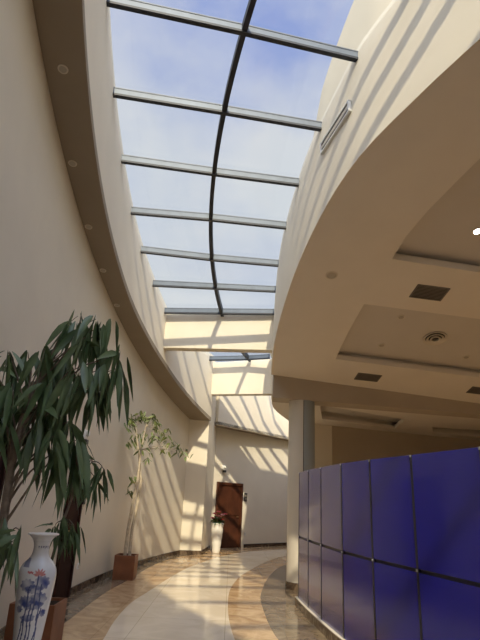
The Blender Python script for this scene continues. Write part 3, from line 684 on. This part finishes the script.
# tall weeping fig standing at the left edge
T1 = Vector((-1.80, 4.38, 0))
fig = thing('weeping_fig', 'tall fig tree with long dark drooping leaves at the left edge', 'plant', T1)
planter_box(fig, T1, 0.46, 0.46, 0.42, 0.12)
mb = MB(); trunk = [T1 + Vector((0.0, 0, 0.36)), T1 + Vector((0.03, 0.0, 0.8)), T1 + Vector((0.02, 0.02, 1.3)), T1 + Vector((0.0, 0.02, 1.8)), T1 + Vector((0.03, 0.0, 2.2)), T1 + Vector((0.10, 0.03, 2.6))]
mb.tube(trunk, [0.042, 0.040, 0.037, 0.034, 0.028, 0.018], 10)
mb.build('trunk', M['bark'], fig, smooth=True)
tips = [(78, 316, 4.5, 12), (96, 319, 4.4, 12), (110, 324, 4.5, 10), (88, 336, 4.3, 10), (120, 350, 4.4, 6), (62, 352, 4.5, 7), (44, 348, 4.3, 9), (28, 352, 4.5, 8), (8, 352, 4.4, 9), (104, 368, 4.4, 10), (118, 368, 4.5, 6),
        (92, 388, 4.5, 10), (82, 366, 4.2, 7), (52, 382, 4.3, 9), (34, 386, 4.5, 8), (12, 384, 4.3, 9), (2, 396, 4.5, 7), (60, 400, 4.5, 9), (40, 414, 4.3, 8), (20, 414, 4.5, 8), (72, 420, 4.4, 10),
        (54, 436, 4.2, 9), (36, 438, 4.4, 5), (66, 446, 4.5, 9), (76, 440, 4.3, 9), (4, 420, 4.3, 8), (-8, 370, 4.4, 9), (-10, 410, 4.3, 9)]
br = MB(); fo = MB()
for (x, y, Yd, k) in tips:
    tip = keep(pxp(x, y, Yd), 0.14); tz = min(2.55, max(1.15, tip.z - 0.45 - 0.25 * random.random()))
    i = max(j for j in range(len(trunk)) if trunk[j].z <= tz); a = trunk[i] if i == len(trunk) - 1 else trunk[i].lerp(trunk[i + 1], (tz - trunk[i].z) / (trunk[i + 1].z - trunk[i].z))
    cv = curve(a, tip, 0.10, 6, 0.02); cv = [a] + [keep(p, 0.05) for p in cv[1:]]
    br.tube(cv, [0.013, 0.010, 0.008, 0.007, 0.005, 0.003], 6)
    spray(fo, tip, k + 1, 0.30, 0.066, 0.09); spray(fo, cv[4], k // 4, 0.26, 0.06, 0.06)
for (x, y, Yd, k) in ((4, 520, 4.15, 8), (20, 530, 4.05, 6), (12, 545, 4.1, 5)):
    tip = pxp(x, y, Yd); cv = curve(trunk[2] + Vector((0, 0, -0.1)), tip, 0.06, 5, 0.01); br.tube(cv, [0.010, 0.008, 0.006, 0.005, 0.004], 6); spray(fo, tip, k, 0.25, 0.05, 0.05)
br.build('branches', M['bark'], fig, smooth=True); fo.build('foliage', M['leafdark'], fig, smooth=True)

# younger fig in the planter behind the vase
T2 = Vector((-2.05, 6.43, 0))
f2 = thing('potted_fig', 'slender leaning fig in a brown planter behind the porcelain vase', 'plant', T2)
planter_box(f2, T2, 0.48, 0.46, 0.5, 0.0)
mb = MB(); fo = MB()
st = [T2 + Vector((0.0, 0, 0.44)), pxp(56, 545, 6.4), pxp(63, 522, 6.35), pxp(73, 495, 6.3), pxp(84, 472, 6.3), pxp(92, 462, 6.3)]
mb.tube(st, [0.018, 0.017, 0.016, 0.014, 0.010, 0.006], 8)
for (x, y, Yd, k) in ((62, 520, 6.2, 8), (74, 526, 6.25, 8), (54, 528, 6.3, 6), (90, 462, 6.3, 9), (104, 470, 6.2, 9), (78, 470, 6.35, 9), (70, 480, 6.3, 6), (96, 480, 6.4, 6)):
    tip = keep(pxp(x, y, Yd), 0.15); b_ = min(st, key=lambda p: (p - tip).length); cv = curve(b_, tip, 0.04, 5, 0.005)
    mb.tube(cv, [0.008, 0.007, 0.006, 0.005, 0.003], 6); spray(fo, tip, k + 4, 0.24, 0.042, 0.08)
mb.build('stem', M['bark'], f2, smooth=True); fo.build('foliage', M['leafdark'], f2, smooth=True)

# sunlit small fig further along the wall
T3 = Vector((-2.12, 11.86, 0))
f3 = thing('sunlit_fig', 'small leaved fig with two thin pale trunks in a square brown planter', 'plant', T3)
planter_box(f3, T3, 0.42, 0.42, 0.46, 0.0)
mb = MB(); fo = MB()
sA = [T3 + Vector((-0.04, 0, 0.42)), pxp(128, 530, 11.82), pxp(133, 502, 11.78), pxp(138, 478, 11.75), pxp(141, 450, 11.75), pxp(146, 426, 11.7)]
sB = [T3 + Vector((0.05, 0.03, 0.42)), pxp(132, 530, 11.9), pxp(138, 500, 11.9), pxp(141, 480, 11.9), pxp(139, 455, 11.9), pxp(136, 432, 11.9)]
for s__ in (sA, sB): mb.tube(s__, [0.036, 0.034, 0.032, 0.028, 0.020, 0.012], 8)
for (x, y, k) in ((126, 424, 18), (133, 417, 18), (142, 414, 20), (151, 417, 20), (158, 424, 14), (165, 432, 12), (170, 440, 9), (176, 446, 8), (182, 450, 8), (188, 452, 5), (148, 434, 12), (138, 436, 12), (156, 438, 10), (130, 440, 8), (143, 448, 8), (131, 478, 8), (129, 488, 6), (150, 455, 6), (164, 448, 6)):
    Yd = random.uniform(11.55, 12.0); tip = keep(pxp(x, y, Yd), 0.2); b_ = min(sA[3:] + sB[3:], key=lambda p: (p - tip).length)
    mb.tube(curve(b_, tip, 0.05, 5, 0.01), [0.008, 0.007, 0.005, 0.004, 0.003], 5)
    for i in range(k):
        a = random.uniform(0, 2 * PI); q = tip + Vector((random.uniform(-.12, .12), random.uniform(-.12, .12), random.uniform(-.1, .08)))
        fo.leaf(q, keepd(q, Vector((math.cos(a) * 0.6, math.sin(a) * 0.6, -random.uniform(0.1, 1.0)))), (random.uniform(-1, 1), random.uniform(-1, 1), 0.6), random.uniform(0.12, 0.18), random.uniform(0.04, 0.055), 0.2)
mb.build('trunk', M['barkpale'], f3, smooth=True); fo.build('foliage', M['leaflight'], f3, smooth=True)

# ------------------------------------------------------------------ porcelain vase
V0 = Vector((-1.748, 5.30, 0))
vase = thing('porcelain_vase', 'tall white porcelain floor vase painted with blue lotus leaves and flowers', 'vase', V0)
prof = [(0.092, 0.0), (0.098, 0.02), (0.094, 0.06), (0.098, 0.14), (0.112, 0.30), (0.127, 0.46), (0.143, 0.62), (0.157, 0.76), (0.166, 0.86), (0.166, 0.92), (0.155, 0.972), (0.130, 1.015), (0.100, 1.045),
        (0.080, 1.075), (0.071, 1.11), (0.070, 1.15), (0.078, 1.19), (0.096, 1.225), (0.126, 1.252), (0.136, 1.258)]
fr_ = spline([(r_, z) for r_, z in prof])
NU, NV = 168, 230
vs = []; cols = []
FA = math.atan2(-V0.y, -V0.x)                      # painted face looks down the corridor
def sd2(u, v, a, b_): return (u / a) ** 2 + (v / b_) ** 2
FL = [(-0.075, 0.845, 0.070, 0.040), (0.055, 0.865, 0.075, 0.045), (-0.01, 0.815, 0.08, 0.028), (-0.065, 0.715, 0.075, 0.036), (0.045, 0.735, 0.08, 0.042), (0.0, 0.685, 0.10, 0.028), (-0.03, 0.585, 0.065, 0.022), (0.10, 0.62, 0.035, 0.024), (-0.12, 0.65, 0.035, 0.022)]
ST = [(-0.06, 0.36, -0.05, 0.84), (-0.025, 0.36, -0.02, 0.70), (0.0, 0.36, 0.01, 0.93), (0.03, 0.36, 0.075, 0.66), (-0.09, 0.40, -0.065, 0.60), (0.055, 0.40, 0.05, 0.86)]
rng = random.Random(5); 
def hsh(i, j): return rng.random()
def paint(u, z):
    w = np.array([0.80, 0.81, 0.80]); blue = np.array([0.045, 0.075, 0.26])
    # cobalt lotus leaves with loose wash edges
    for (a, b_, ra, rb) in FL:
        dd = sd2(u - a, z - b_, ra * 0.95, rb * 1.25); wob = 0.22 * math.sin(9 * math.atan2(z - b_, u - a) + 40 * a)
        if dd < 1.0 + wob: 
            t = 0.62 + 0.36 * math.sin(38 * u + 25 * a + 22 * z) * math.cos(31 * z + 9 * b_); w = w * (1 - t) + blue * t
    for (x0, z0, x1, z1) in ST:
        if z0 <= z <= z1:
            xx = x0 + (x1 - x0) * (z - z0) / (z1 - z0) + 0.004 * math.sin(30 * z)
            if abs(u - xx) < 0.0058: w = np.array([0.08, 0.10, 0.22])
    for k in range(6):                               # pink lotus bloom of pointed petals
        an = PI * (0.06 + 0.176 * k); du = u - 0.02; dz = z - 0.925
        ra = du * math.cos(an) + dz * math.sin(an); rb = -du * math.sin(an) + dz * math.cos(an)
        if 0.006 < ra < 0.060 and abs(rb) < 0.010 * math.sin(PI * (ra / 0.062) ** 0.8): w = np.array([0.62, 0.26, 0.25]) if ra < 0.045 else np.array([0.55, 0.14, 0.15])
    for k in range(4):
        if sd2(u + 0.045 + 0.012 * k, z - 0.945 - 0.006 * (k % 2), 0.008, 0.009) < 1: w = np.array([0.55, 0.16, 0.16])
    if 0.33 < z < 0.40: 
        t = 0.35 * max(0, math.sin(45 * u + 60 * z)); w = w * (1 - t) + blue * t
    if 1.135 < z < 1.16 and -0.03 < u < 0.075:       # short line of brushed characters under the lip
        c_ = (u + 0.03) / 0.021; f_ = c_ - math.floor(c_)
        if f_ < 0.68 and (math.sin(c_ * 37) + math.sin(z * 900)) > 0.1: w = np.array([0.10, 0.12, 0.24])
    if abs(z - 1.02) < 0.035 and -0.16 < u < -0.085: w = w * 0.35 + blue * 0.65
    if z < 0.03 or abs(z - 0.08) < 0.006 or abs(z - 1.243) < 0.004: w = w * 0.4 + blue * 0.6
    return w
for j in range(NV):
    z = 1.258 * j / (NV - 1); r_ = fr_(z)
    for i in range(NU):
        a = 2 * PI * i / NU; u = ((a - FA + PI) % (2 * PI) - PI) * r_
        vs.append((V0.x + r_ * math.cos(a), V0.y + r_ * math.sin(a), z)); cols.append((*paint(u, z), 1.0))
fs = [(j * NU + i, j * NU + (i + 1) % NU, (j + 1) * NU + (i + 1) % NU, (j + 1) * NU + i) for j in range(NV - 1) for i in range(NU)] + [tuple(range(NU))[::-1]]
nb = len(vs)
for (r_, z) in ((0.128, 1.256), (0.088, 1.215), (0.066, 1.16), (0.064, 1.10), (0.02, 1.06)):
    for i in range(NU):
        a = 2 * PI * i / NU; vs.append((V0.x + r_ * math.cos(a), V0.y + r_ * math.sin(a), z)); cols.append((0.78, 0.79, 0.78, 1))
rows_ = [(NV - 1) * NU] + [nb + k * NU for k in range(5)]
for a, b_ in zip(rows_, rows_[1:]): fs += [(a + i, a + (i + 1) % NU, b_ + (i + 1) % NU, b_ + i) for i in range(NU)]
mb = MB(); mb.add(vs, fs); body = mb.build('body', M['porcelain'], vase, smooth=True)
ca = body.data.color_attributes.new('paint', 'FLOAT_COLOR', 'POINT'); ca.data.foreach_set('color', [c_ for q in cols for c_ in q])
mb = MB(); mb.lathe([(0.126, 1.252), (0.137, 1.253), (0.141, 1.259), (0.137, 1.265), (0.127, 1.262)], V0, 40); mb.build('lip', M['whiteceramic'], vase, smooth=True)

# ------------------------------------------------------------------ flower pot beside the far door
Q0 = Vector((-0.41, 18.15, 0))
fp = thing('flower_pot', 'tall white tapered pot with red and pink flowers by the far door', 'flower pot', Q0)
mb = MB(); pr = [(0.10, 0.0), (0.115, 0.01)]
for i in range(14):
    z = 0.03 + 0.86 * i / 13; pr.append((0.118 + 0.090 * (i / 13) ** 0.8 + 0.006 * math.sin(i * 2.1), z))
pr += [(0.20, 0.90), (0.185, 0.88), (0.18, 0.80)]
mb.lathe(pr, Q0, 28); mb.build('pot', M['whiteceramic'], fp, smooth=True)
mb = MB(); mb.lathe([(0.17, 0.79), (0.178, 0.84), (0.05, 0.86)], Q0, 20); mb.build('soil', M['soil'], fp)
fo = MB()
for i in range(70):
    a = random.uniform(0, 2 * PI); el = random.uniform(0.1, 1.3); q = Q0 + Vector((math.cos(a) * 0.08, math.sin(a) * 0.08, 0.86 + random.uniform(0, 0.15)))
    fo.leaf(q, (math.cos(a) * math.cos(el), math.sin(a) * math.cos(el), math.sin(el)), (random.uniform(-.4, .4), random.uniform(-.4, .4), 1), random.uniform(0.13, 0.24), 0.07, 0.5)
fo.build('foliage', M['leafpot'], fp, smooth=True)
for i, (dx, dz, mk) in enumerate(((-0.10, 0.30, 'red'), (0.02, 0.36, 'red'), (0.06, 0.22, 'pink'), (-0.03, 0.24, 'pink'), (0.16, 0.27, 'pink'), (0.24, 0.30, 'red'), (-0.16, 0.16, 'red'), (0.13, 0.13, 'red'))):
    hd = Q0 + Vector((dx, -0.06 + random.uniform(-.05, .05), 0.86 + dz))
    mb = MB(); mb.tube(curve(Q0 + Vector((dx * 0.3, 0, 0.85)), hd, 0.01, 4), 0.005, 5, k=1)
    for k in range(7):
        a = 2 * PI * k / 7; mb.leaf(hd, (math.cos(a), math.sin(a) * 0.7 - 0.3, 0.45), (0, -0.4, 1), 0.10, 0.07, 0.15, k=0)
    mb.lathe([(0.012, 0), (0.018, 0.01), (0.006, 0.022)], hd, 8)
    o = mb.build('flower', [M[mk], M['leafdark']], fp, smooth=True); o['label'] = mk + ' flower'
